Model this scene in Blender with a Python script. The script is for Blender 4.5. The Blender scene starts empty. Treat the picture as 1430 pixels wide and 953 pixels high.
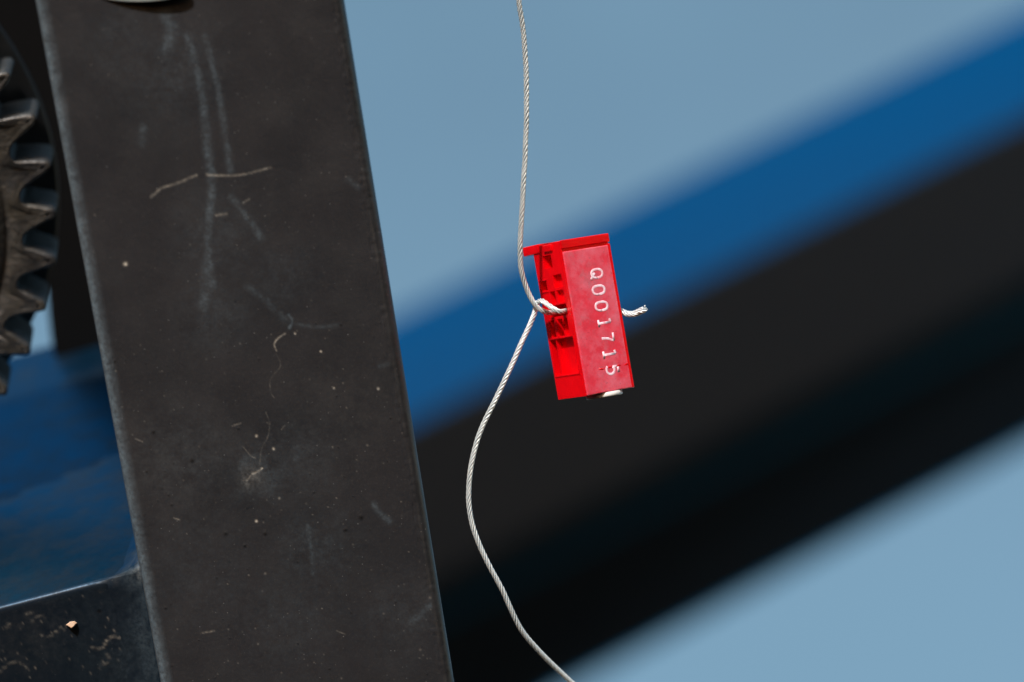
import bpy, bmesh, math, random
import numpy as np
from mathutils import Vector, Matrix
random.seed(7); np.random.seed(7)
SC = bpy.context.scene
COL = SC.collection

# ------------------------------------------------------------------ camera
PITCH = math.radians(38)
CAM = Vector((0, 0, 1.45))
LENS = 100.0
FOCUS = 0.3612
RX = Matrix.Rotation(math.pi / 2 + PITCH, 3, 'X')
cd = bpy.data.cameras.new('camera')
cam = bpy.data.objects.new('camera', cd); COL.objects.link(cam)
cam.location = CAM; cam.rotation_euler = (math.pi / 2 + PITCH, 0, 0)
cd.lens = LENS; cd.sensor_width = 36; cd.clip_start = 0.01; cd.clip_end = 100
cd.dof.use_dof = True; cd.dof.focus_distance = FOCUS; cd.dof.aperture_fstop = 10.8
cd.dof.aperture_blades = 9
SC.camera = cam

# ------------------------------------------------------------------ sky, sun, exposure
SUN_EL, SUN_AZ = math.radians(12), math.radians(-160)   # azimuth clockwise from +Y (the viewing direction)
w = bpy.data.worlds.new('World'); SC.world = w; w.use_nodes = True
nt = w.node_tree; nt.nodes.clear()
out = nt.nodes.new('ShaderNodeOutputWorld'); bg = nt.nodes.new('ShaderNodeBackground')
sky = nt.nodes.new('ShaderNodeTexSky'); sky.sky_type = 'NISHITA'; sky.sun_disc = False
sky.sun_elevation = SUN_EL; sky.sun_rotation = SUN_AZ
sky.air_density = 1.0; sky.dust_density = 0.4; sky.ozone_density = 1.2
hs = nt.nodes.new('ShaderNodeHueSaturation'); hs.inputs['Saturation'].default_value = 0.97; hs.inputs['Hue'].default_value = 0.483
nt.links.new(sky.outputs[0], hs.inputs['Color']); 
# thin high haze veil, above the horizon only
tcw = nt.nodes.new('ShaderNodeTexCoord'); sep = nt.nodes.new('ShaderNodeSeparateXYZ'); nt.links.new(tcw.outputs['Generated'], sep.inputs[0])
mr = nt.nodes.new('ShaderNodeMapRange'); mr.inputs[1].default_value = -0.02; mr.inputs[2].default_value = 0.12; mr.interpolation_type = 'SMOOTHSTEP'
nt.links.new(sep.outputs[2], mr.inputs[0])
cn = nt.nodes.new('ShaderNodeTexNoise'); cn.inputs['Scale'].default_value = 5.0; cn.inputs['Detail'].default_value = 5; nt.links.new(tcw.outputs['Generated'], cn.inputs['Vector'])
mr2 = nt.nodes.new('ShaderNodeMapRange'); mr2.inputs[1].default_value = 0.3; mr2.inputs[2].default_value = 0.7; mr2.inputs[3].default_value = 0.3; mr2.inputs[4].default_value = 0.75
nt.links.new(cn.outputs['Fac'], mr2.inputs[0])
mm = nt.nodes.new('ShaderNodeMath'); mm.operation = 'MULTIPLY'; nt.links.new(mr.outputs[0], mm.inputs[0]); nt.links.new(mr2.outputs[0], mm.inputs[1])
mx = nt.nodes.new('ShaderNodeMix'); mx.data_type = 'RGBA'; nt.links.new(mm.outputs[0], mx.inputs[0]); nt.links.new(hs.outputs[0], mx.inputs[6]); mx.inputs[7].default_value = (1.10, 1.98, 2.75, 1)
nt.links.new(mx.outputs[2], bg.inputs[0])
bg.inputs[1].default_value = 0.135
nt.links.new(bg.outputs[0], out.inputs[0])
sd = Vector((math.sin(SUN_AZ) * math.cos(SUN_EL), math.cos(SUN_AZ) * math.cos(SUN_EL), math.sin(SUN_EL)))
sl = bpy.data.lights.new('sun', 'SUN'); sl.energy = 3.8; sl.angle = math.radians(2.5); sl.color = (1, 0.965, 0.93)
so = bpy.data.objects.new('sun', sl); COL.objects.link(so)
so.rotation_euler = sd.to_track_quat('Z', 'Y').to_euler(); so.location = (0, 0, 3)
SC.view_settings.view_transform = 'Standard'; SC.view_settings.look = 'None'
SC.view_settings.exposure = 0.4; SC.view_settings.gamma = 1; SC.view_settings.use_curve_mapping = False
SC.cycles.use_denoising = True
SC.cycles.max_bounces = 10; SC.cycles.transmission_bounces = 8

# ------------------------------------------------------------------ geometry helpers
K = 36.0 / LENS / 1430.0
def cs(px, py, d):                      # camera-oriented coordinates
    return Vector(((px - 715) * K * d, -(py - 476.5) * K * d, -d))
def W(v): return CAM + RX @ Vector(v)
def P(px, py, d): return W(cs(px, py, d))
def D(v): return RX @ Vector(v)         # direction
def project(V):                         # Nx3 world -> px,py
    R = np.array(RX)
    L = (V - np.array(CAM)) @ R
    d = -L[:, 2]
    return np.stack([L[:, 0] / d / K + 715, -L[:, 1] / d / K + 476.5], 1)

def obj(name, verts, faces, mat, parent=None, origin=None, smooth=True):
    o0 = parent.location if parent is not None else (origin if origin is not None else Vector((0, 0, 0)))
    V = np.array([tuple(v) for v in verts], dtype=float) if not isinstance(verts, np.ndarray) else verts
    V = V - np.array(o0)
    me = bpy.data.meshes.new(name)
    me.from_pydata(V.tolist(), [], faces if isinstance(faces, list) else faces.tolist())
    me.polygons.foreach_set('use_smooth', [smooth] * len(me.polygons))
    me.materials.append(mat); me.update()
    o = bpy.data.objects.new(name, me); COL.objects.link(o)
    if parent is not None: o.parent = parent
    else: o.location = o0
    return o
def empty(name, loc, label, cat, group=None):
    o = bpy.data.objects.new(name, None); COL.objects.link(o); o.location = loc
    o.empty_display_size = 0.01
    o['label'] = label; o['category'] = cat
    if group: o['group'] = group
    bpy.context.view_layer.update()
    return o
def fix_normals(o):
    bm = bmesh.new(); bm.from_mesh(o.data); bmesh.ops.recalc_face_normals(bm, faces=bm.faces); bm.to_mesh(o.data); bm.free()

def catmull(pts, n):
    pts = np.array([tuple(p) for p in pts]); Q = np.vstack([2 * pts[0] - pts[1], pts, 2 * pts[-1] - pts[-2]])
    seg = len(pts) - 1; out = []
    L = np.linalg.norm(np.diff(pts, axis=0), axis=1); 
    for i in range(seg):
        m = max(2, int(round(n * L[i] / L.sum())))
        p0, p1, p2, p3 = Q[i:i + 4]
        # centripetal
        def tj(ti, a, b): return ti + max(np.linalg.norm(b - a), 1e-9) ** 0.5
        t0 = 0; t1 = tj(t0, p0, p1); t2 = tj(t1, p1, p2); t3 = tj(t2, p2, p3)
        for t in np.linspace(t1, t2, m, endpoint=False):
            A1 = (t1 - t) / (t1 - t0) * p0 + (t - t0) / (t1 - t0) * p1
            A2 = (t2 - t) / (t2 - t1) * p1 + (t - t1) / (t2 - t1) * p2
            A3 = (t3 - t) / (t3 - t2) * p2 + (t - t2) / (t3 - t2) * p3
            B1 = (t2 - t) / (t2 - t0) * A1 + (t - t0) / (t2 - t0) * A2
            B2 = (t3 - t) / (t3 - t1) * A2 + (t - t1) / (t3 - t1) * A3
            out.append((t2 - t) / (t2 - t1) * B1 + (t - t1) / (t2 - t1) * B2)
    out.append(pts[-1]); return np.array(out)
def frames(path):
    T = np.gradient(path, axis=0); T /= np.linalg.norm(T, axis=1)[:, None]
    u = np.cross(T[0], [0, 1, 0]); u /= np.linalg.norm(u); U = [u]
    for i in range(1, len(T)):
        u = U[-1] - np.dot(U[-1], T[i]) * T[i]; u /= np.linalg.norm(u); U.append(u)
    U = np.array(U); return T, U, np.cross(T, U)
def tube(path, r, ns=8, caps=True):
    path = np.asarray(path, float); T, U, B = frames(path); n = len(path)
    r = np.broadcast_to(np.asarray(r, float), (n,))
    a = np.linspace(0, 2 * math.pi, ns, endpoint=False)
    V = path[:, None, :] + r[:, None, None] * (np.cos(a)[None, :, None] * U[:, None, :] + np.sin(a)[None, :, None] * B[:, None, :])
    V = V.reshape(-1, 3); F = []
    for i in range(n - 1):
        for j in range(ns):
            k = (j + 1) % ns; F.append((i * ns + j, i * ns + k, (i + 1) * ns + k, (i + 1) * ns + j))
    if caps:
        F.append(tuple(range(ns - 1, -1, -1))); F.append(tuple((n - 1) * ns + j for j in range(ns)))
    return V, F
def merge(parts):
    V = []; F = []; k = 0
    for v, f in parts:
        V.append(np.asarray(v)); F += [tuple(i + k for i in q) for q in f]; k += len(v)
    return np.vstack(V), F

# ------------------------------------------------------------------ material helpers
class NT:
    def __init__(s, name):
        s.m = bpy.data.materials.new(name); s.m.use_nodes = True; s.t = s.m.node_tree
        s.b = s.t.nodes['Principled BSDF']; s.o = s.t.nodes['Material Output']
        s.tc = s.t.nodes.new('ShaderNodeTexCoord')
    def set(s, **k):
        for a, v in k.items(): s.b.inputs[a.replace('_', ' ')].default_value = v
    def n(s, t): return s.t.nodes.new(t)
    def l(s, a, b): s.t.links.new(a, b)
    def noise(s, scale, detail=4, rough=0.55, vec=None, dist=0):
        n = s.n('ShaderNodeTexNoise'); n.inputs['Scale'].default_value = scale; n.inputs['Detail'].default_value = detail
        n.inputs['Roughness'].default_value = rough; n.inputs['Distortion'].default_value = dist
        s.l(vec or s.tc.outputs['Object'], n.inputs['Vector']); return n.outputs['Fac']
    def ramp(s, f, stops):
        r = s.n('ShaderNodeValToRGB'); e = r.color_ramp.elements
        while len(e) < len(stops): e.new(0.5)
        for q, (p, c) in zip(e, stops): q.position = p; q.color = (*c, 1) if len(c) == 3 else c
        s.l(f, r.inputs[0]); return r.outputs[0]
    def mix(s, f, a, b):
        m = s.n('ShaderNodeMix'); m.data_type = 'RGBA'
        for sock, v in ((m.inputs[0], f), (m.inputs[6], a), (m.inputs[7], b)):
            if hasattr(v, 'links'): s.l(v, sock)
            else: sock.default_value = v if not isinstance(v, tuple) or len(v) == 4 else (*v, 1)
        return m.outputs[2]
    def math(s, op, a, b=0.0, clamp=False):
        m = s.n('ShaderNodeMath'); m.operation = op; m.use_clamp = clamp
        for sock, v in ((m.inputs[0], a), (m.inputs[1], b)):
            if hasattr(v, 'links'): s.l(v, sock)
            else: sock.default_value = v
        return m.outputs[0]
    def bump(s, h, strength, dist):
        b = s.n('ShaderNodeBump'); b.inputs['Strength'].default_value = strength; b.inputs['Distance'].default_value = dist
        s.l(h, b.inputs['Height']); s.l(b.outputs[0], s.b.inputs['Normal']); return b.outputs[0]
    def vscale(s, xyz):
        m = s.n('ShaderNodeMapping'); m.inputs['Scale'].default_value = xyz; s.l(s.tc.outputs['Object'], m.inputs[0]); return m.outputs[0]
G = lambda v: (v, v, v)

def steel_paint(name, attr=True, spec_ior=1.6, base=(0.0226, 0.0226, 0.0260), base2=(0.0185, 0.0195, 0.023), rough=(0.36, 0.52), dust=1.0, sheen=None, sheen_k=16.0, sheen_r=0.42, mott=0.55):
    t = NT(name)
    c = t.mix(t.ramp(t.noise(90, 5), [(0.35, G(0)), (0.68, G(1))]), base, base2)
    # fine dust specks
    vo = t.n('ShaderNodeTexVoronoi'); vo.inputs['Scale'].default_value = 2000; vo.inputs['Randomness'].default_value = 1
    t.l(t.tc.outputs['Object'], vo.inputs['Vector'])
    sp = t.math('LESS_THAN', vo.outputs['Distance'], 0.13)
    wn = t.n('ShaderNodeSeparateColor'); t.l(vo.outputs['Color'], wn.inputs[0])
    sp = t.math('MULTIPLY', sp, t.math('GREATER_THAN', wn.outputs[0], 0.86))
    sp = t.math('MULTIPLY', sp, t.math('MULTIPLY', wn.outputs[1], 0.26 * dust))
    fine = t.math('MULTIPLY', t.ramp(t.noise(3800, 2, 0.6), [(0.55, G(0)), (0.75, G(1))]), 0.02 * dust)
    c = t.mix(t.math('ADD', sp, fine, True), c, (0.55, 0.56, 0.55))
    h = t.math('ADD', t.math('MULTIPLY', t.noise(1500, 3), 0.6), t.math('MULTIPLY', t.noise(250, 2), 0.7))
    if attr:
        a = t.n('ShaderNodeAttribute'); a.attribute_name = 'wear_and_light'
        s = t.n('ShaderNodeSeparateColor'); t.l(a.outputs['Color'], s.inputs[0])
        brk = t.ramp(t.noise(2200, 4, 0.7), [(0.32, G(0.25)), (0.6, G(1))])
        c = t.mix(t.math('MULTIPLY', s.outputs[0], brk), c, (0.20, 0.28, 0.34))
        c = t.mix(t.math('MULTIPLY', s.outputs[1], brk), c, (0.62, 0.58, 0.50))
        c = t.mix(s.outputs[2], c, (0.008, 0.008, 0.009))
        h = t.math('ADD', h, t.math('MULTIPLY', s.outputs[1], 0.8))
        h = t.math('SUBTRACT', h, t.math('MULTIPLY', s.outputs[2], 1.6))
    t.l(c, t.b.inputs['Base Color'])
    r = t.ramp(t.noise(160, 5), [(0.3, G(rough[0])), (0.7, G(rough[1]))]); t.l(r, t.b.inputs['Roughness'])
    t.set(IOR=spec_ior); nb = t.bump(h, 0.35, 0.00012)
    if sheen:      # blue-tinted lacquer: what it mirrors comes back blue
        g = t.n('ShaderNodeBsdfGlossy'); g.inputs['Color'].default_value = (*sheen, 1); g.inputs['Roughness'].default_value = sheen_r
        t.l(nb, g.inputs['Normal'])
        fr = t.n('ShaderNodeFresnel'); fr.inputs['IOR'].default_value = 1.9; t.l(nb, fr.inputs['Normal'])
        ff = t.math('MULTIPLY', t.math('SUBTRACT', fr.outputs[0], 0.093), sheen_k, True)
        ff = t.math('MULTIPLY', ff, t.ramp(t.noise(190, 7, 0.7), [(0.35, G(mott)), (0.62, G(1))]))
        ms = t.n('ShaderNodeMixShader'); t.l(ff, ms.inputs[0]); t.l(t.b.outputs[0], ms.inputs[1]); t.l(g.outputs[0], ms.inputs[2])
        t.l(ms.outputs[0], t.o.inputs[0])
    return t.m

M_POST = steel_paint('black_painted_steel')
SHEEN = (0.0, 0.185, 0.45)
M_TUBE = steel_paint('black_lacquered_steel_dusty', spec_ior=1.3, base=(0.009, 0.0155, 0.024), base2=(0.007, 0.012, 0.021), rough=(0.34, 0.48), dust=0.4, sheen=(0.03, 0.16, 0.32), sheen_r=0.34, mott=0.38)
M_BEAD = steel_paint('weld_paint', spec_ior=1.9, base=(0.024, 0.026, 0.030), base2=(0.012, 0.015, 0.019), rough=(0.28, 0.45), dust=0.8)
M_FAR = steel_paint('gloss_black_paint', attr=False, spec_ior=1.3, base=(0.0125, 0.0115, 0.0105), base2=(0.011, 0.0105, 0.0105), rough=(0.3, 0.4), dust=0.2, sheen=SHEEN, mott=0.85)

t = NT('housing_black'); t.set(Roughness=0.8, IOR=1.15); t.b.inputs['Base Color'].default_value = (0.0018, 0.0018, 0.002, 1)
t.bump(t.noise(400, 3), 0.3, 0.0003); M_HOUSE = t.m

t = NT('greasy_cast_iron')
c = t.mix(t.ramp(t.noise(220, 6, 0.65, dist=0.8), [(0.35, G(0)), (0.65, G(1))]), (0.025, 0.021, 0.013), (0.006, 0.0068, 0.009))
c = t.mix(t.ramp(t.noise(900, 4, 0.7), [(0.55, G(0)), (0.8, G(0.6))]), c, (0.07, 0.06, 0.04))
t.l(c, t.b.inputs['Base Color']); t.set(Metallic=0.2, IOR=2.1)
t.l(t.ramp(t.noise(300, 4), [(0.3, G(0.42)), (0.7, G(0.6))]), t.b.inputs['Roughness'])
t.bump(t.math('ADD', t.noise(350, 5, 0.6), t.math('MULTIPLY', t.noise(1600, 3), 0.3)), 0.55, 0.0007)
M_GEAR = t.m

t = NT('bare_wire'); c = t.mix(t.noise(900, 3), (0.80, 0.87, 0.89), (0.56, 0.63, 0.66)); t.l(c, t.b.inputs['Base Color'])
t.set(Metallic=0.3, Roughness=0.33); M_WIRE = t.m

def red_plastic(name, col, trans, rough, haze=None):
    t = NT(name)
    c = t.mix(t.ramp(t.noise(500, 4), [(0.35, G(0)), (0.7, G(1))]), col, tuple(x * 0.86 for x in col))
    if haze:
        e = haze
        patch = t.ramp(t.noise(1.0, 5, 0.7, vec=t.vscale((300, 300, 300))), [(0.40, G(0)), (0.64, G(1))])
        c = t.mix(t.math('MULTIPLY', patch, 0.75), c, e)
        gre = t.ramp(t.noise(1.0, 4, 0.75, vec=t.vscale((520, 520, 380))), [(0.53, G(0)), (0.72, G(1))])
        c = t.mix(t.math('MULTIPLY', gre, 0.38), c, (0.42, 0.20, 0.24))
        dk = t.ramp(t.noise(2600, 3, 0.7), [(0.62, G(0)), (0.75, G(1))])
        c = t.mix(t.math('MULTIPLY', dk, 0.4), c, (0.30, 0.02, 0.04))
    t.l(c, t.b.inputs['Base Color'])
    t.b.inputs['Transmission Weight'].default_value = trans
    t.b.inputs['Subsurface Weight'].default_value = 0.28 if not haze else 0.3
    t.b.inputs['Subsurface Radius'].default_value = (1, 0.15, 0.1); t.b.inputs['Subsurface Scale'].default_value = 0.003
    t.set(Roughness=rough, IOR=1.49)
    t.bump(t.math('ADD', t.noise(2200, 3), t.math('MULTIPLY', t.noise(500, 3), 0.8)), 0.3, 0.00008)
    return t.m
M_RED = red_plastic('clear_red_plastic', (0.96, 0.001, 0.006), 0.15, 0.18)
M_PANEL = red_plastic('frosted_red_sky_pink', (0.98, 0.045, 0.085), 0.08, 0.3, haze=(0.96, 0.20, 0.28))  # frosted plastic; its pinker tone and haze patches paint in the sky's reflection
t = NT('pale_pink_print'); t.set(Roughness=0.5); t.l(t.mix(t.ramp(t.noise(1800, 4, 0.7), [(0.42, G(0)), (0.66, G(1))]), (0.95, 0.76, 0.86), (0.92, 0.36, 0.46)), t.b.inputs['Base Color']); M_PRINT = t.m
t = NT('white_plastic'); t.set(Roughness=0.4); t.l(t.mix(t.noise(1500, 3), (0.85, 0.84, 0.82), (0.7, 0.7, 0.69)), t.b.inputs['Base Color']); M_WHITE = t.m
t = NT('pale_plug'); t.set(Roughness=0.5); t.l(t.mix(t.noise(800, 3), (0.33, 0.37, 0.37), (0.24, 0.27, 0.28)), t.b.inputs['Base Color']); M_PLUG = t.m
t = NT('orange_chip'); t.set(Roughness=0.7); t.l(t.mix(t.noise(2500, 3), (0.75, 0.42, 0.2), (0.55, 0.5, 0.45)), t.b.inputs['Base Color']); M_CHIP = t.m

# ------------------------------------------------------------------ wear strokes (paint scratches, chalky run marks) and painted highlights
def vnoise(x, y, s, seed):
    rs = np.random.RandomState(seed); T = rs.rand(256, 256)
    x = x / s; y = y / s; xi = np.floor(x).astype(int); yi = np.floor(y).astype(int); fx = x - xi; fy = y - yi
    fx = fx * fx * (3 - 2 * fx); fy = fy * fy * (3 - 2 * fy)
    g = lambda a, b: T[a % 256, b % 256]
    return (g(xi, yi) * (1 - fx) + g(xi + 1, yi) * fx) * (1 - fy) + (g(xi, yi + 1) * (1 - fx) + g(xi + 1, yi + 1) * fx) * fy
def add_wear_and_light(o, verts, strokes, specks, blobs, mask=None):
    q = project(verts); x, y = q[:, 0], q[:, 1]
    C = np.zeros((len(verts), 4)); C[:, 3] = 1
    for pts, wd, st, ch in strokes:
        if ch == 1: wd = wd * 0.72; st = st * 0.66
        else: wd = wd * 1.35; st = st * 0.72
        pts = np.array(pts, float)
        bb = (x > pts[:, 0].min() - 3 * wd) & (x < pts[:, 0].max() + 3 * wd) & (y > pts[:, 1].min() - 3 * wd) & (y < pts[:, 1].max() + 3 * wd)
        idx = np.where(bb)[0]
        if not len(idx): continue
        if len(pts) > 2: pts = catmull(pts, 24)
        X = x[idx]; Y = y[idx]; best = np.full(len(idx), 1e9)
        for a, b in zip(pts[:-1], pts[1:]):
            ab = b - a; L = max(ab @ ab, 1e-6)
            tt = np.clip(((X - a[0]) * ab[0] + (Y - a[1]) * ab[1]) / L, 0, 1)
            best = np.minimum(best, np.hypot(X - a[0] - tt * ab[0], Y - a[1] - tt * ab[1]))
        m = np.exp(-(best / wd) ** 2) * st * (0.45 + 0.9 * vnoise(X, Y, 9, 3)) * (0.5 + 0.9 * vnoise(X, Y, 3.1, 5))
        C[idx, ch] = np.maximum(C[idx, ch], m * (0.7 if ch == 0 else 1))
    for cx, cy, r, st, ch in blobs:
        m = np.exp(-(((x - cx) ** 2 + (y - cy) ** 2) / r ** 2)) * st * 0.6 * np.clip(0.25 + vnoise(x, y, 19, 10) * .5 + vnoise(x, y, 7, 11) * .7 - .35 + 0.6 * (vnoise(x, y, 2.6, 12) - .5), 0, 1)
        C[:, ch] = np.maximum(C[:, ch], m)
    for cx, cy, r, st, ch in specks:
        bb = np.where((abs(x - cx) < 3 * r) & (abs(y - cy) < 3 * r))[0]
        m = np.exp(-(((x[bb] - cx) ** 2 + (y[bb] - cy) ** 2) / r ** 2)) * st
        C[bb, ch] = np.maximum(C[bb, ch], m)
    if mask is not None: C[:, :3] *= mask[:, None]
    C = np.clip(C, 0, 1)
    a = o.data.color_attributes.new('wear_and_light', 'FLOAT_COLOR', 'POINT'); a.data.foreach_set('color', C.ravel())

def prism(section, path0, axis, stations):
    """section: Nx3 offsets (closed loop), swept along axis at the given stations"""
    S = np.array(section); A = np.array(axis); st = np.array(stations); n = len(S)
    V = (np.array(path0)[None, None, :] + S[None, :, :] + st[:, None, None] * A[None, None, :]).reshape(-1, 3)
    i = np.arange(len(st) - 1)[:, None]; j = np.arange(n)[None, :]; k = (j + 1) % n
    F = np.stack(np.broadcast_arrays(i * n + j, i * n + k, (i + 1) * n + k, (i + 1) * n + j), -1).reshape(-1, 4).tolist()
    F.append(list(range(n - 1, -1, -1))); F.append([(len(st) - 1) * n + q for q in range(n)])
    return V, F
def rrect(w, h, r, nfront, nc=7, ntop=1):
    """rounded rectangle, x 0..w, y(depth) 0..h ; front side (y=0) finely divided"""
    pts = []
    for q in np.linspace(r, w - r, nfront): pts.append((q, 0))
    for a in np.linspace(0, math.pi / 2, nc + 1)[1:]: pts.append((w - r + r * math.sin(a), r - r * math.cos(a)))
    for a in np.linspace(0, math.pi / 2, nc + 1): pts.append((w - r + r * math.cos(a), h - r + r * math.sin(a)))
    for a in np.linspace(0, math.pi / 2, nc + 1): pts.append((r - r * math.sin(a), h - r + r * math.cos(a)))
    for a in np.linspace(0, math.pi / 2, nc + 1)[:-1]: pts.append((r - r * math.cos(a), r - r * math.sin(a)))
    return pts

# ------------------------------------------------------------------ steel frame: upright, cross tube, welds
TL, TR = P(48, 0, .3425), P(481, 0, .3460)
BL, BR = P(226, 953, .3605), P(632, 953, .3640)
A = ((BL - TL) + (BR - TR)).normalized()
N = A.cross(TR - TL).normalized()            # may point either way
if N.dot(CAM - TL) < 0: N = -N
Wd = (TR - TL); Wd = (Wd - A * Wd.dot(A)); width = Wd.length; Wd.normalize()
frame = empty('steel_frame', P(350, 953, .38), 'black painted steel frame, scratched and dusty, with a cross tube welded to its upright', 'steel frame')
sec2 = rrect(width, 0.040, 0.0014, 330)
section = [tuple(Wd * a - N * b) for a, b in sec2]
v0 = TL; Ltot = (BL - TL).length
st = [-0.12] + list(np.linspace(-0.004, Ltot + 0.006, 720)) + [Ltot + 0.16]
V, F = prism(section, v0, A, st)
q_ = project(V); e_ = np.zeros(len(sec2)); e_[-9:] = 1; e_[0:3] = .7; e_[326:340] = 1
nk = (vnoise(q_[:, 1], q_[:, 0] * .3, 23, 21) - .5) + .6 * (vnoise(q_[:, 1], q_[:, 0], 6, 22) - .5)
chip_ = np.clip(vnoise(q_[:, 1], q_[:, 0] * 0, 9, 25) - .86, 0, 1) * 6
V = V - np.outer(np.tile(e_, len(st)) * (nk * .00009), np.array(tuple(N))) 
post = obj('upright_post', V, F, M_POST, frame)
S = []
S += [([(233, 20), (240, 45), (232, 70)], 7, .45, 0), ([(262, 50), (272, 85), (280, 120), (286, 160), (290, 210), (296, 260), (290, 330), (296, 400)], 4.5, .42, 0),
      ([(286, 50), (296, 90), (304, 125), (312, 170), (318, 210), (322, 240)], 3.5, .36, 0), ([(200, 175), (198, 200)], 4, .3, 0),
      ([(322, 275), (335, 292), (350, 310), (364, 332)], 4, .32, 0), ([(288, 370), (290, 400), (284, 430)], 7, .30, 0),
      ([(345, 400), (372, 420), (400, 448)], 4, .25, 0), ([(404, 440), (408, 448), (404, 458)], 1.6, .5, 0), ([(412, 452), (440, 457), (470, 455)], 2, .25, 0),
      ([(430, 735), (434, 765), (438, 800)], 3.2, .32, 0), ([(522, 705), (532, 718), (545, 728)], 3, .35, 0), ([(600, 845), (575, 870)], 4, .3, 0),
      ([(530, 512), (541, 509)], 2, .3, 0), ([(411, 625), (420, 632), (412, 640)], 5, .22, 0), ([(160, 610), (158, 640)], 4, .18, 0), ([(487, 250), (500, 262)], 3, .2, 0)]
S += [([(211, 275), (226, 263), (245, 257), (262, 250), (274, 245)], 2.3, .5, 1), ([(289, 244), (291, 245)], 2.6, .6, 1),
      ([(293, 245), (330, 245), (352, 241), (378, 234)], 2.1, .42, 1), ([(302, 301), (316, 299)], 2.2, .42, 1), ([(339, 284), (348, 278)], 1.8, .3, 1),
      ([(398, 466), (388, 473), (383, 481), (386, 490)], 1.3, .75, 1), ([(386, 495), (392, 510), (378, 530), (378, 548), (383, 556)], .8, .2, 1),
      ([(371, 575), (376, 590), (374, 610), (366, 625), (362, 655)], .8, .2, 1), ([(324, 595), (336, 591)], 1.1, .5, 1), ([(393, 600), (398, 594)], 1, .4, 1),
      ([(366, 654), (358, 660), (352, 662)], 1.6, .85, 1), ([(350, 664), (345, 671), (340, 672)], 1.3, .5, 1), ([(340, 625), (352, 638), (357, 640)], 1, .35, 1),
      ([(283, 884), (299, 881)], 1.5, .4, 1), ([(571, 645), (578, 660), (577, 672)], 1, .3, 1), ([(189, 613), (199, 617)], 1.2, .5, 1), ([(526, 321), (526.5, 333)], 2.4, .7, 1),
      ([(243, 724), (251, 726)], 1.1, .4, 1), ([(470, 881), (482, 886)], 1.1, .3, 1)]
B_ = [(170, 60, 60, .12, 0), (240, 100, 70, .16, 0), (300, 330, 60, .14, 0), (395, 385, 45, .13, 0), (300, 440, 50, .16, 0), (360, 660, 40, .30, 0), (350, 668, 14, .3, 1),
      (260, 640, 70, .12, 0), (420, 640, 60, .12, 0), (440, 770, 60, .16, 0), (280, 800, 90, .10, 0), (500, 560, 90, .03, 1), (230, 640, 90, .03, 1), (400, 870, 90, .10, 0), (560, 860, 60, .12, 0)]
rs = np.random.RandomState(4); SP = []
for i in range(280):
    x = rs.uniform(110, 620); y = rs.uniform(300, 960)
    SP.append((x, y, rs.choice([.8, .9, 1.1, 1.5], p=[.5, .3, .15, .05]), rs.uniform(.1, .55) ** 1.7 * (0.4 + 0.6 * (y > 450)), 1))
for x, y, r in [(358, 609, 1.6), (358, 728, 1.6), (382, 627, 1.6), (412, 466, 1.2), (448, 491, 1.3), (528, 543, 1.6), (466, 542, 1.4), (175, 369, 2.5)]: SP.append((x, y, r, .95, 1))
for i in range(70): SP.append((rs.uniform(120, 610), rs.uniform(420, 950), rs.uniform(.8, 1.8), rs.uniform(.4, .9), 2))
for x, y, r in [(504, 722, 3), (482, 740, 2.6), (268, 643, 3), (370, 745, 2.5), (315, 745, 2.4), (214, 603, 2.4), (342, 762, 2)]: SP.append((x, y, r, 1, 2))
nS = len(sec2); nF = 330
pm = np.tile((np.arange(nS) < nF).astype(float), len(st))
add_wear_and_light(post, V, S, SP, B_, pm)
# left edge rounding: sky reflection painted in as a pale blue-grey tone
at = post.data.color_attributes['wear_and_light']; cc_ = np.zeros(len(V) * 4); at.data.foreach_get('color', cc_); cc_ = cc_.reshape(-1, 4)
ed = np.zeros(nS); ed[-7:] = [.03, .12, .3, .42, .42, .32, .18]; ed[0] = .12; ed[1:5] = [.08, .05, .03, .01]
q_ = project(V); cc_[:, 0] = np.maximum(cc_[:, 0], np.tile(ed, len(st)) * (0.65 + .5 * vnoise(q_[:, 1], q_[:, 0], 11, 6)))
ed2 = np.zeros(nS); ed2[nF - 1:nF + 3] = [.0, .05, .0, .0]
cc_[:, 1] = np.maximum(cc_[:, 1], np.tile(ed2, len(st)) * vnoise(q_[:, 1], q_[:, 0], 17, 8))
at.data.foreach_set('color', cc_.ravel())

plugc = P(192, -15, .3431)
bm = bmesh.new(); bmesh.ops.create_uvsphere(bm, u_segments=32, v_segments=12, radius=1)
Mx = Matrix((( *(D((1, 0, 0)) * 0.0060),), (*(D((0, 1, 0)) * 0.00155),), (*(N * 0.00015),))).transposed()
pv = [plugc + Mx @ v.co for v in bm.verts]; pf = [[v.index for v in f.verts] for f in bm.faces]; bm.free()
obj('plug', pv, pf, M_PLUG, frame)['label'] = 'pale grey oblong plug at the top of the upright'

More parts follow.
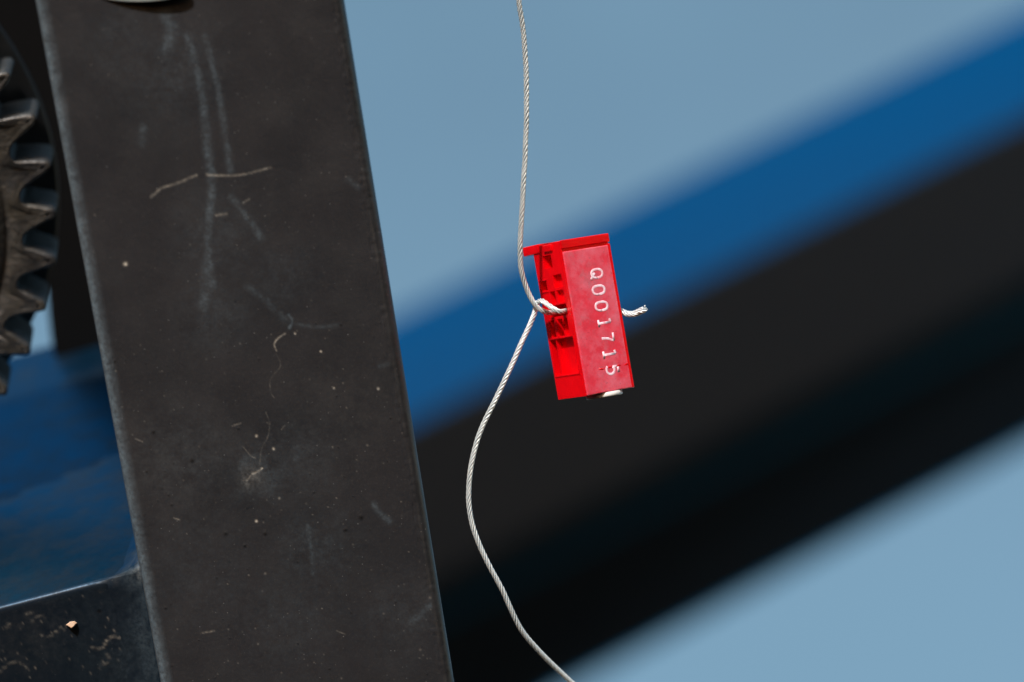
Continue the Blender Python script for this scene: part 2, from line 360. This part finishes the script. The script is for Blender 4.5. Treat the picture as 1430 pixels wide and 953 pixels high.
# cross tube
F0, F1 = P(-60, 863.5, .3640), P(165, 805, .3625)
E = (F1 - F0).normalized()
Bk = P(34, 491, .455) - F1; Bk = Bk - E * Bk.dot(E); depth = Bk.length; Bk.normalize()
Dn = E.cross(Bk).normalized()
if Dn.dot(D((0, -1, 0))) < 0: Dn = -Dn
Lc = 0.16; h = 0.07; r = 0.0007
sec = rrect(h, depth, r, 180, nc=8)
sec = [tuple(Dn * a + Bk * b) for a, b in sec]
c0 = F1 + E * 0.012
st = [-(Lc + .03)] + list(np.linspace(-0.036, 0, 330))
V, F = prism(sec, c0, E, st)
ct = obj('cross_tube', V, F, M_TUBE, frame)
S2 = [([(42, 870), (52, 862), (62, 861)], 2, .3, 1), ([(57, 888), (70, 888), (80, 881), (86, 876)], 1.8, .4, 1), ([(89, 880), (92, 876)], 1.8, .4, 1),
      ([(128, 905), (143, 905), (148, 897), (156, 890), (172, 891)], 2.2, .5, 1), ([(150, 915), (152, 919)], 3, .4, 1), ([(138, 932), (150, 926)], 2, .25, 1),
      ([(0, 938), (12, 928), (25, 925), (40, 935)], 2, .25, 1), ([(160, 808), (162, 812)], 2, .7, 1), ([(138, 826), (144, 824)], 1.3, .4, 1), ([(36, 857), (44, 855)], 2, .3, 1), ([(8, 876), (14, 872)], 3, .3, 1)]
SP2 = [(rs.uniform(-10, 240), rs.uniform(790, 960), rs.uniform(.8, 1.5), rs.uniform(.05, .35), 1) for i in range(120)]
SP2 += [(139, 855, 2.6, 1, 2), (186, 871, 3.4, 1, 2), (171, 838, 2.4, 1, 2)]
BB2 = [(205, 860, 45, .4, 0), (215, 920, 60, .4, 0), (150, 920, 60, .12, 0), (120, 870, 80, .08, 0), (40, 880, 60, .05, 1), (20, 900, 60, .04, 1)]
add_wear_and_light(ct, V, S2, SP2, BB2, np.tile((np.arange(len(sec)) < 180).astype(float), len(st)))
# concave weld fillet: down the front seam, round the corner, back along the top seam
def hit(px, py, p0, nrm):
    r_ = P(px, py, 1.0) - CAM; return CAM + r_ * ((p0 - CAM).dot(nrm) / r_.dot(nrm))
corner = hit(198, 797, F1, Bk)
seamF = lambda y: hit(48 + .187 * y + 1.5, y, F1, Bk)
stn = []
for y in np.linspace(1150, 812, 44): stn.append((seamF(y), 0.0, 1.0))
for q in np.linspace(0, 1, 14): stn.append((corner + Bk * .0006 * q, q * math.pi / 2, 1 + .25 * math.sin(q * math.pi)))
for q in np.linspace(.05, 1, 30): stn.append((corner + Bk * (.0006 + q * .05) + A * .0002, math.pi / 2, 1 - .35 * q))
V = []; nb_ = 13
for i, (c, ph, k_) in enumerate(stn):
    l2 = N * math.cos(ph) - A * math.sin(ph)
    wob = 1 + .10 * math.sin(i * .55) * math.sin(i * .23 + 1)
    Pa = c - E * (.0066 * k_ * wob) - l2 * .00015; Pb = c + l2 * (.0022 * k_) + Wd * .0006; Pc = c - E * .0006
    for t_ in np.linspace(0, 1, nb_): V.append(Pa * (1 - t_) ** 2 + Pc * 2 * t_ * (1 - t_) + Pb * t_ ** 2)
    V.append(c + Wd * .002 - l2 * .002)
nb_ += 1
F = [(i * nb_ + j, i * nb_ + (j + 1) % nb_, (i + 1) * nb_ + (j + 1) % nb_, (i + 1) * nb_ + j) for i in range(len(stn) - 1) for j in range(nb_)]
F += [tuple(range(nb_)), tuple((len(stn) - 1) * nb_ + j for j in range(nb_))]
wb = obj('weld_bead', V, F, M_TUBE, frame); fix_normals(wb)
add_wear_and_light(wb, np.array([tuple(v) for v in V]), [([(199, 781), (206, 796), (214, 812), (219, 830)], 7, .75, 0)], [(161, 809, 1.6, .8, 1)], [(203, 792, 14, .9, 1), (203, 800, 24, 1.2, 0), (214, 830, 26, .6, 0), (222, 880, 50, .55, 0), (228, 940, 60, .5, 0)])  # pale stroke and blobs paint the weld corner's highlight into its colour
# orange paint chip on the cross tube
cc = hit(101, 872, F1, Bk); rr_ = np.random.RandomState(3)
cv = []; 
for z in (0, 1):
    for a, q in ((-9, 1), (-3, -4), (4, -5), (7, -2), (3, 3), (-1, 6), (-4, 4)):
        p = cc + D((a * .0909e-3 * (1 - .25 * z), -q * .0909e-3 * (1 - .25 * z), z * .0004)); cv.append(p)
n7 = 7; cf = [tuple(range(7, 14))] + [(i, (i + 1) % 7, 7 + (i + 1) % 7, 7 + i) for i in range(7)]
obj('flake', cv, cf, M_CHIP, frame, smooth=False)['label'] = 'small orange flake stuck on the cross tube'

# ------------------------------------------------------------------ housing behind the gear
hp = [(78, 560), (73, 500), (68, 470), (65, 440), (62, 405), (50, 372), (52, 260), (42, 180), (15, 110), (-25, 55), (-70, 0), (-90, -220), (420, -220), (440, 560)]
d0, d1 = .448, .490
fv = [cs(x, y, d0) for x, y in hp]
hv = [W(p) for p in fv] + [W((p.x, p.y, -d1)) for p in fv]; n = len(hp)
hf = [tuple(range(n)), tuple(range(2 * n - 1, n - 1, -1))] + [(i, n + i, n + (i + 1) % n, (i + 1) % n) for i in range(n)]
house = obj('bearing_housing', hv, hf, M_HOUSE, origin=P(200, 560, .46), smooth=False); fix_normals(house)
house['label'] = 'matt black housing block in the dark gap between the gear and the upright'; house['category'] = 'housing'
bv = house.modifiers.new('bevel', 'BEVEL'); bv.width = .002; bv.segments = 4; bv.limit_method = 'ANGLE'

# ------------------------------------------------------------------ gear
gear = empty('toothed_gear', P(-350, 315, .378), 'dark greasy iron gear with pointed teeth, left of the steel upright', 'gear')
GC = cs(-350, 319, .378); kk = K * .378
ax = Vector((-1.25, 3.0, -10)).normalized()      # backwards, in camera orientation
ux = Vector((1, 0, 0)); ux = (ux - ax * ux.dot(ax)).normalized(); uy = ux.cross(ax); 
if uy.y < 0: uy = -uy
NT_ = 38; pitch = 2 * math.pi / NT_
prof = [(378, 2.4), (388, 2.25), (400, 1.85), (412, 1.45), (420, 1.15), (424.5, .75), (426.5, .2), (426, -.35), (422, -.85), (415, -1.3), (405, -1.9), (395, -2.6), (386, -3.25), (380, -3.9), (377, -4.6), (376.5, -5.8), (377, -6.6)]
rg = np.random.RandomState(9); outl = []
for k_ in range(NT_):
    th0 = math.radians(1.0) + k_ * pitch; jr = rg.uniform(-3, 1.5); 
    for r_, a_ in prof:
        th = th0 + math.radians(a_); rr = r_ + (jr if r_ > 395 else 0) + rg.uniform(-.5, .5)
        outl.append((rr * math.cos(th), rr * math.sin(th)))
outl = np.array(outl)
# order is clockwise inside each tooth -> sort by going k descending
outl = outl.reshape(NT_, len(prof), 2)[::-1].reshape(-1, 2)
nO = len(outl)
def inset(P2, d):
    t_ = np.roll(P2, -1, 0) - np.roll(P2, 1, 0); t_ /= np.linalg.norm(t_, axis=1)[:, None]
    nrm = np.stack([-t_[:, 1], t_[:, 0]], 1)
    s = np.sign((nrm * P2).sum(1).mean()); nrm *= -s
    Q = P2 + nrm * d
    for _ in range(2): Q = 0.25 * np.roll(Q, 1, 0) + 0.5 * Q + 0.25 * np.roll(Q, -1, 0)
    return Q
def G3(xy, z):  # xy in px units about the centre, z metres backwards
    return np.array([tuple(W(GC + ux * (x * kk) + uy * (y * kk) + ax * z)) for x, y in xy])
TH = .0105
ang = np.arctan2(outl[:, 1], outl[:, 0])
circ = lambda r_: np.stack([r_ * np.cos(ang), r_ * np.sin(ang)], 1)
rings = [G3(outl, TH), G3(outl, .0002), G3(inset(outl, 1.2), .00003), G3(inset(outl, 5), 0), G3(inset(outl, 8), .00012), G3(inset(outl, 11), .00004),
         G3(circ(362) * 1.0, .0003), G3(circ(356), .0008), G3(circ(350), .0008), G3(circ(345), .0001), G3(circ(230), 0), G3(circ(228), .003), G3(circ(120), .003), G3(circ(118), 0), G3(circ(60), 0), G3(circ(60), TH)]
V = np.vstack(rings); F = []
for a in range(len(rings)):
    b = (a + 1) % len(rings)
    for j in range(nO):
        k_ = (j + 1) % nO; F.append((a * nO + j, a * nO + k_, b * nO + k_, b * nO + j))
g = obj('gear_body', V, F, M_GEAR, gear); fix_normals(g)
# backing disc just behind the teeth
a_ = np.linspace(0, 2 * math.pi, 200, endpoint=False)
DC = cs(-345, 277, .3915)
def ring(r_, z): return np.array([tuple(W(DC + (ux * math.cos(q) + uy * math.sin(q)) * (r_ * K * .3915) + ax * (z - TH - .0018))) for q in a_])
rr = [ring(420, TH + .0016), ring(422.5, TH + .0018), ring(423, TH + .0028), ring(419, TH + .0032), ring(80, TH + .0032), ring(80, TH + .0016)]
V = np.vstack(rr); F = []
for a in range(len(rr)):
    b = (a + 1) % len(rr)
    for j in range(200): F.append((a * 200 + j, a * 200 + (j + 1) % 200, b * 200 + (j + 1) % 200, b * 200 + j))
t = NT('oiled_black_steel'); t.set(Roughness=0.34, IOR=1.8); t.b.inputs['Base Color'].default_value = (0.004, 0.0045, 0.005, 1); M_DISC = t.m
g2 = obj('backing_disc', V, F, M_DISC, gear, smooth=False); fix_normals(g2)

# ------------------------------------------------------------------ far beam
far = empty('box_beam', P(1000, 700, 1.25), 'blurred black box beam slanting across the background, its upper face shining blue', 'beam')
dL, dR = 1.215, 1.335
x0, x1 = 200, 1800
def onl(yA, sl, x, d): return cs(x, yA + sl * (600 - x), d)
# lines through x=600: y and slope ; depth behind the front plane
rowsd = [(418, .482, .085), (421, .482, .083), (572, .497, .004), (577, .4975, .0008), (583, .498, 0), (806, .512, 0), (820, .513, .001), (866, .516, .010), (880, .517, .015), (1060, .533, .040), (1067, .5335, .046), (1067, .5335, .085)]
V = []; m = 24
for i in range(m + 1):
    x = x0 + (x1 - x0) * i / m
    f_ = (x - 600) / (1430 - 600); d = dL + (dR - dL) * f_
    for y, s, dd in rowsd: V.append(W(onl(y, s, x, d + dd)))
nr = len(rowsd); F = [(i * nr + j, i * nr + (j + 1) % nr, (i + 1) * nr + (j + 1) % nr, (i + 1) * nr + j) for i in range(m) for j in range(nr)]
F += [tuple(range(nr)), tuple(m * nr + j for j in range(nr - 1, -1, -1))]
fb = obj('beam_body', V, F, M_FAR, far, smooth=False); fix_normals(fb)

# ------------------------------------------------------------------ seal
s_ = K * .3600                      # metres per photo pixel at the seal
th = math.radians(30)
Tt = Vector((.1688, -.9857, 0)); Cc = Vector((.9857, .1688, 0)); Zt = Vector((0, 0, 1))
Xd = Cc * math.cos(th) - Zt * math.sin(th)      # along the numbered face
Zd = Cc * math.sin(th) + Zt * math.cos(th)      # outward normal of the numbered face
fold = cs(744 + .9857 * 39, 344 - .1688 * 39, .3585)
def SL(X, t_, w_): return W(fold + Xd * (X * s_) + Tt * (t_ * s_) - Zd * (w_ * s_))
def sbox(x0, x1, t0, t1, w0, w1):
    v = [SL(x, t_, w_) for x in (x0, x1) for t_ in (t0, t1) for w_ in (w0, w1)]
    f = [(0, 1, 3, 2), (4, 6, 7, 5), (0, 4, 5, 1), (2, 3, 7, 6), (0, 2, 6, 4), (1, 5, 7, 3)]
    return np.array([tuple(a) for a in v]), f
seal = empty('meter_seal', SL(39, 109, 39), 'small translucent red plastic security seal numbered Q001715, hanging on a twisted wire', 'security seal')
body = obj('seal_body', *sbox(0, 78, 0, 218, 1.6, 78), M_RED, seal, smooth=False); fix_normals(body)
cuts = [  # x depth, t0,t1,w0,w1
    (8, 134, 184, 10, 56), (26, 134, 184, 57.5, 73), (24, 50, 63, 56, 72), (24, 15, 33, 32, 54), (6, 44, 62, 13, 36), (22, 66, 84, 38, 51),
    (26, 86, 102, 13, 62), (16, 106, 130, 54, 64), (20, 106, 130, 31, 44), (12, 106, 130, 17, 26), (14, 3, 10, 60, 72), (5, 66, 83, 14, 33)]
cparts = []
for dx, t0, t1, w0, w1 in cuts: cparts.append(sbox(-30, dx, t0, t1, w0, w1))
cparts.append(sbox(48, 110, 100, 118, 25, 50))
for a in ((34, 73, 20, 60, -6, 7.5), (44, 73, 64, 94, -6, 12), (30, 73, 135, 160, -6, 7), (34, 72, 168, 182, -6, 7.5), (32, 70, 189, 202, -6, 4)): cparts.append(sbox(*a))
cparts.append(sbox(15, 69, 206, 240, 5, 59))      # rotor bore
v, f = merge(cparts)
cutter = obj('cutter', v, f, M_RED, seal, smooth=False); fix_normals(cutter)
bpy.context.view_layer.update()
bo = body.modifiers.new('b', 'BOOLEAN'); bo.object = cutter; bo.operation = 'DIFFERENCE'; bo.solver = 'EXACT'
dg = bpy.context.evaluated_depsgraph_get(); me = bpy.data.meshes.new_from_object(body.evaluated_get(dg))
body.modifiers.clear(); body.data = me; body.data.name = 'seal_body'
bpy.data.objects.remove(cutter, do_unlink=True)
def bevel(o, w_, sg=2):
    b = o.modifiers.new('bevel', 'BEVEL'); b.width = w_; b.segments = sg; b.limit_method = 'ANGLE'; b.angle_limit = math.radians(40)
bevel(body, .0001)
v, f = merge([sbox(-1.0, 1, 185, 186.6, 8, 75), sbox(-1.0, 1, 133, 185, 7.6, 9), sbox(-1.0, 1, 131.6, 133, 8, 75), sbox(-.8, 1, 133, 185, 73.6, 75),
              sbox(-1, 1, 104, 131, 65, 66.5), sbox(-1, 1, 104, 131, 46, 47.5), sbox(-1, 1, 104, 131, 28, 29.2), sbox(-1, 1, 64, 66, 54, 74), sbox(-1, 1, 48, 49.4, 54, 76)])
o = obj('rib', v, f, M_RED, seal, smooth=False); fix_normals(o); bevel(o, .00003)
# cap plate with the projecting lip
v, f = merge([sbox(-1.5, 40, -3, 10, 60, 104)]); o = obj('cap_lip', v, f, M_RED, seal, smooth=False); fix_normals(o); bevel(o, .0001)
v, f = merge([sbox(-2.5, 14, 1, 10.5, 24, 46)]); o = obj('latch_block', v, f, M_RED, seal, smooth=False); fix_normals(o); bevel(o, .0001)
v, f = merge([sbox(-1, 80, -1.5, 11, -1.2, 1.4)]); o = obj('top_rim', v, f, M_RED, seal, smooth=False); fix_normals(o); bevel(o, .00016)
# numbered face plate with a shallow groove near the bottom
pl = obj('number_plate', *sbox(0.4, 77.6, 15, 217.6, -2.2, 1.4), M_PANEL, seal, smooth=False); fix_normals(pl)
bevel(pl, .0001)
v, f = merge([tube([tuple(SL(x, 185 - (x - 28) * .01 + .6 * math.sin(x * .4), -1.15)) for x in np.linspace(26, 76, 14)], [s_ * (1.3 + .6 * math.sin(i * 1.7)) for i in range(14)], 8)])
obj('moulding_ridge', v, f, M_RED, seal)
v, f = merge([sbox(74, 78.4, 13, 218, -2.6, 1.2)]); o = obj('edge_strip', v, f, M_RED, seal, smooth=False); fix_normals(o); bevel(o, .00008)
# white rotor
a_ = np.linspace(0, 2 * math.pi, 40, endpoint=False); rv = []
for r_, t_ in ((25, 217.9), (26, 218.2), (26, 223), (25.2, 224.5), (8, 224.5), (7, 221)):
    for q in a_: rv.append(SL(42 + r_ * math.cos(q), t_, 22 + r_ * math.sin(q)))
rf = [(i * 40 + j, i * 40 + (j + 1) % 40, (i + 1) * 40 + (j + 1) % 40, (i + 1) * 40 + j) for i in range(5) for j in range(40)] + [tuple(range(40)), tuple(range(200, 240))]
o = obj('rotor', rv, rf, M_WHITE, seal); fix_normals(o); o['label'] = 'white rotor showing below the red case'
# lettering, strokes in a 14 wide (right = down the seal) x 21 high (up = towards the right edge) box
arc = lambda cx, cy, rx, ry, a0, a1, n=14: [(cx + rx * math.cos(math.radians(a)), cy + ry * math.sin(math.radians(a))) for a in np.linspace(a0, a1, n)]
def oval(hw=5.6, hh=9):
    p = []
    for a in np.linspace(0, 2 * math.pi, 33):
        c_, s__ = math.cos(a), math.sin(a)
        p.append((hw * math.copysign(abs(c_) ** .8, c_), hh * math.copysign(abs(s__) ** .8, s__)))
    return p
GL = {'Q': [oval(5.6, 8.2), [(-1.5, -3.2), (1.5, -5.8), (5.5, -9.6), (7.6, -9.2)], [(-1, -5.5), (2.2, -7.4)]],
      '0': [oval()],
      '1': [[(0.8, -9), (0.8, 9.3)], [(-3.8, 8.0), (-1.5, 8.6), (0.8, 9.3)], [(-4.2, -9), (5.4, -9)]],
      '7': [[(-5.4, 8.6), (5.2, 8.6)], [(5.2, 8.6), (3.6, 5), (1.4, 0), (.4, -5), (0.2, -9.2)]],
      '5': [[(4.6, 8.8), (-3.6, 8.8)], [(-3.6, 8.8), (-4.2, 1.0)], [(-4.2, 1.0), (-1, 2.8), (2.6, 2.2), (5, -1.2), (5.2, -4.2), (3.4, -7.6), (0, -9), (-3.4, -8.4), (-5.2, -6.8)]]}
for ch, c_, t_ in zip('Q001715', (81.3, 79.8, 80, 80.2, 81.2, 79.8, 80.2), (52.2, 75.3, 98.2, 121, 143, 165.6, 188.5)):
    X0 = (c_ - 39) / math.cos(th); parts = []
    for stx in GL[ch]:
        if len(stx) > 2 and ch not in ('0', 'Q') : stx = [tuple(q) for q in catmull(np.array(stx), 16)]
        path = np.array([tuple(SL(X0 + b * 1.08, t_ + a * 1.06, -2.3 - .02 * i)) for i, (a, b) in enumerate(stx)])
        rad = [s_ * random.uniform(1.6, 1.9) for _ in path]
        parts.append(tube(path, rad, 8))
    v, f = merge(parts)
    # press the round strokes nearly flat against the plate
    nz = np.array(tuple(D(Zd))); base = np.array(tuple(SL(0, 0, -2.25)))
    dz = (v - base) @ nz; v = v - np.outer(dz * 0.93, nz)
    obj('letter' if ch == 'Q' else 'numeral', v, f, M_PRINT, seal)

# ------------------------------------------------------------------ twisted wire
wire = empty('twisted_wire', P(735, 953, .366), 'thin silvery twisted steel wire running down past the red seal and looped through it', 'wire')
def rope(path, n_str=5, R=2.6, rs_=1.2, pitch_px=38, ph=0, fray=None):
    path = np.asarray(path); T, U, B = frames(path)
    jit = np.random.RandomState(len(path)); g_ = np.cumsum(jit.randn(len(path) // 14 + 3, 3), 0); g_ -= g_.mean(0)
    g_ = jit.randn(len(path) // 14 + 3, 3) * .35 * s_; xi = np.linspace(0, len(g_) - 1, len(path))
    path = path + np.stack([np.interp(xi, np.arange(len(g_)), np.convolve(g_[:, c], [.25, .5, .25], 'same')) for c in range(3)], 1)
    L = np.concatenate([[0], np.cumsum(np.linalg.norm(np.diff(path, axis=0), axis=1))])
    parts = []; 
    for k_ in range(n_str):
        a = 2 * math.pi * (L / (pitch_px * s_)) + 2 * math.pi * k_ / n_str + ph + 0.15 * np.sin(L / (s_ * 37) + k_)
        R_ = np.full(len(path), R * s_)
        if fray is not None: R_ = R_ * (1 + fray * np.clip((L / L[-1] - .35) / .65, 0, 1) ** 1.5 * (0.6 + .5 * math.sin(k_ * 2.1)))
        q = path + R_[:, None] * (np.cos(a)[:, None] * U + np.sin(a)[:, None] * B)
        if fray is not None: q = q[:len(q) - (k_ * 5) % 9]
        parts.append(tube(q, rs_ * s_, 8))
    parts.append(tube(path, 1.0 * s_, 6))
    return merge(parts)
up = [(716, -160, .352), (721, -60, .3535), (724, 0, .3545), (731, 45, .3555), (734.5, 95, .3563), (735.5, 150, .3570), (733.5, 215, .3578), (730, 275, .3585), (727.5, 320, .3592),
      (726.5, 350, .3597), (728, 375, .3602), (733, 397, .3607), (741, 416, .3610), (750, 429, .3612), (760, 435.5, .3614), (769, 437.5, .3622), (777, 437, .3642)]
path = catmull([P(*q) for q in up], 620)
v, f = rope(path, ph=.4); obj('wire_length', v, f, M_WIRE, wire)
lo = [(792, 433, .3618), (788, 435, .3600), (781, 435.5, .3592), (773, 431.5, .3592), (764, 425, .3597), (757, 420.5, .3603), (751.5, 422, .3613), (748.5, 429, .3624), (746, 438, .3622), (738, 458, .3614),
      (727, 482, .3610), (716, 507, .3608), (703, 535, .3608), (690, 562, .3609), (677, 588, .3611), (666, 617, .3613), (658.5, 648, .3615), (655, 678, .3617), (655, 705, .3619), (659, 730, .3621),
      (668, 757, .3624), (682, 787, .3628), (698, 818, .3634), (713, 850, .3642), (727, 878, .3652), (745, 901, .3664), (768, 925, .3678), (797, 952, .3694), (840, 990, .372), (900, 1040, .375)]
path = catmull([P(*q) for q in lo], 760)
v, f = rope(path); obj('wire_length', v, f, M_WIRE, wire)
tl = [(858, 430, .3635), (867, 434.5, .3628), (876, 438, .3622), (885, 438.5, .3618), (893, 435.5, .3614), (903, 430.5, .3608)]
path = catmull([P(*q) for q in tl], 70)
v, f = rope(path, n_str=7, R=3.3, rs_=1.15, pitch_px=36, fray=.35); o = obj('cut_end', v, f, M_WIRE, wire); o['label'] = 'short frayed cut end of the wire beside the seal'
